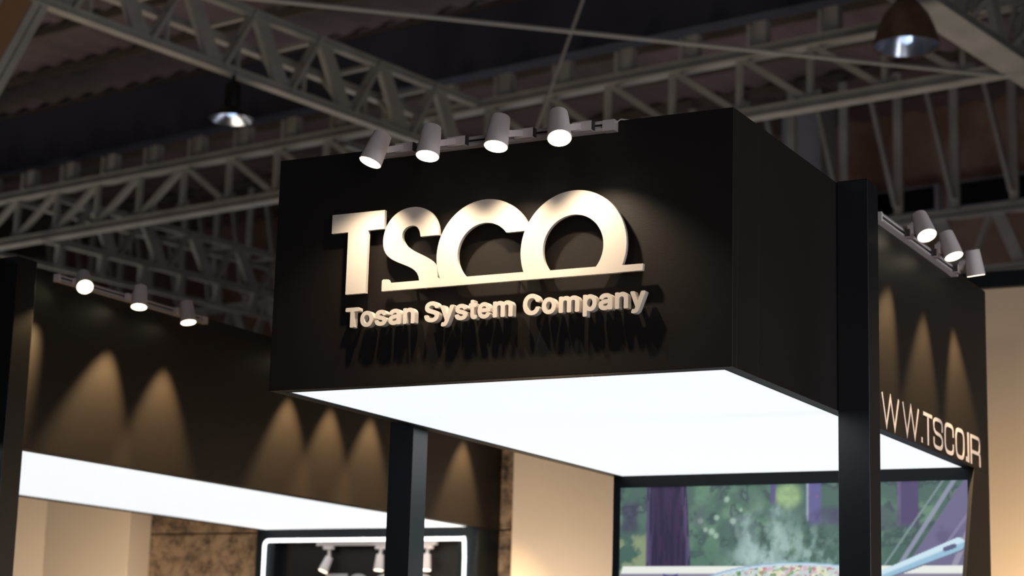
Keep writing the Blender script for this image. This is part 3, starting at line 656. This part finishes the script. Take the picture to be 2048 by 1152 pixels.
tag(MB().tube([(1.350, -.012, Z0 + .835), (1.358, -.014, Z0 + .842), (1.368, -.006, Z0 + .852), (1.39, .02, Z0 + .853)], .0025, 6).build('feed_wire', M['white_metal']), 'thin pale feed wire curling over the box edge beside the front track', 'wire')
for P, d, lb in [((.526, -.22, .735), (-.241, -.275, -.931), 'leftmost white spotlight of the front track, tilted outward to the left'),
                 ((.753, -.22, .734), (.028, -.255, -.967), 'second white spotlight from the left on the front track'),
                 ((1.014, -.22, .740), (.010, -.267, -.964), 'third white spotlight from the left on the front track'),
                 ((1.249, -.22, .743), (.261, -.390, -.883), 'rightmost white spotlight of the front track, facing the viewer')]:
    spot(lb, P, d, YM, (1, 0, 0), .829, g1, power=PF, cone=96, blend=1, bc=(1, .79, .56), inward=.28, ext=.05)
g3 = 'white spotlights on the right side track above the web address'
track('white light track on the right side of the big box, behind the tall post', (W, 1.49, .822), (W, 2.60, .822), XP)
for P, d, lb in [((W + .12, 1.805, .806), (.386, -.346, -.855), 'nearest white spotlight of the right side track, next to the tall post'),
                 ((W + .12, 2.207, .804), (.342, -.119, -.932), 'middle white spotlight of the right side track'),
                 ((W + .12, 2.561, .793), (.079, .231, -.970), 'farthest spotlight of the right side track, its lens turned away')]:
    spot(lb, P, d, XP, (0, -1, 0), .822, g3, power=PR, wall=W)
g2 = 'white spotlights on the side track of the left box'
x2 = -2.188
track('white light track on the side of the left box', (x2 + .001, 1.30, .828), (x2 + .001, 2.47, .828), XP)
for P, d, lb in [((x2 + .12, 1.385, .793), (.566, -.486, -.666), 'nearest spotlight of the left box, glaring round towards the viewer'),
                 ((x2 + .12, 1.794, .771), (.154, -.195, -.969), 'middle spotlight of the left box, its lens seen as a flat ellipse'),
                 ((x2 + .12, 2.195, .764), (.228, -.055, -.972), 'farthest visible spotlight of the left box, right of the other two')]:
    spot(lb, P, d, XP, (0, 1, 0), .828, g2, power=PL, wall=x2)
track('white light track on the left box, hidden behind the big sign box', (x2 + .001, 3.16, .828), (x2 + .001, 5.5, .828), XP)
for y in (3.33, 3.76, 4.20, 5.34):
    spot('white track spotlight of the left box, out of sight behind the big sign box', (x2 + .12, y, .77), (.2, -.08, -.97), XP, (0, 1, 0), .828, 'hidden spotlights of the left box', power=PL, wall=x2)
# hanging spots inside the neon outline
tk = thing('lighting_track', 'short pale light track inside the neon outline at the bottom', 'light track', (-3.0, 5.60, Z0 - .09))
BX(-3.475, -2.53, 5.585, 5.62, -.110, -.0865).build('rail', M['white_metal'], tk, bevel=.002)
BX(-3.470, -2.535, 5.596, 5.609, -.1115, -.109).build('slot', M['dark_slot'], tk)
for P, d, lb in [((-3.402, 5.575, -.283), (-.25, -.30, -.921), 'small spotlight at the left inside the neon outline, tilted left'),
                 ((-2.958, 5.575, -.277), (.0, -.12, -.985), 'small spotlight in the middle inside the neon outline, left of the post'),
                 ((-2.589, 5.575, -.277), (.03, -.11, -.984), 'small spotlight inside the neon outline, right of the post')]:
    P = Vector(P); P.z += Z0; d = Vector(d).normalized(); ax = -d; L = .105
    t = thing('track_spotlight', lb, 'spotlight', P.copy(), 'small spotlights inside the neon outline')
    MB().lathe([(.030, .001), (.034, 0), (.034, .010), (.026, L), (.012, L + .003)], P, ax, 28).build('housing', M['white_metal'], t, smooth=True)
    MB().lathe([(.031, 0), (.031, .004), (.001, .005)], P - ax * .004, ax, 28).build('lens', M['lens_small'], t)
    top = P + ax * L; fx = top.copy(); fx.y = 5.6025; fx.z = Z0 - .112
    MB().bar(top - ax * .004, top + (fx - top) * .9 - UP * .012, .016, .016, (1, 0, 0)).build('stem', M['white_metal'], t)
    BX(fx.x - .045, fx.x + .035, 5.588, 5.617, -.136, -.1116).build('adapter', M['white_metal'], t, bevel=.004)
    l = bpy.data.lights.new('spot_beam', 'SPOT'); l.energy = .25; l.color = (1, .78, .52); l.spot_size = math.radians(100); l.spot_blend = 1; l.shadow_soft_size = .02
    o = bpy.data.objects.new('spot_beam', l); C.objects.link(o); o.parent = t; o.location = d * .008; o.rotation_euler = d.to_track_quat('-Z', 'Y').to_euler()
# the backdrop is washed by an unseen added light
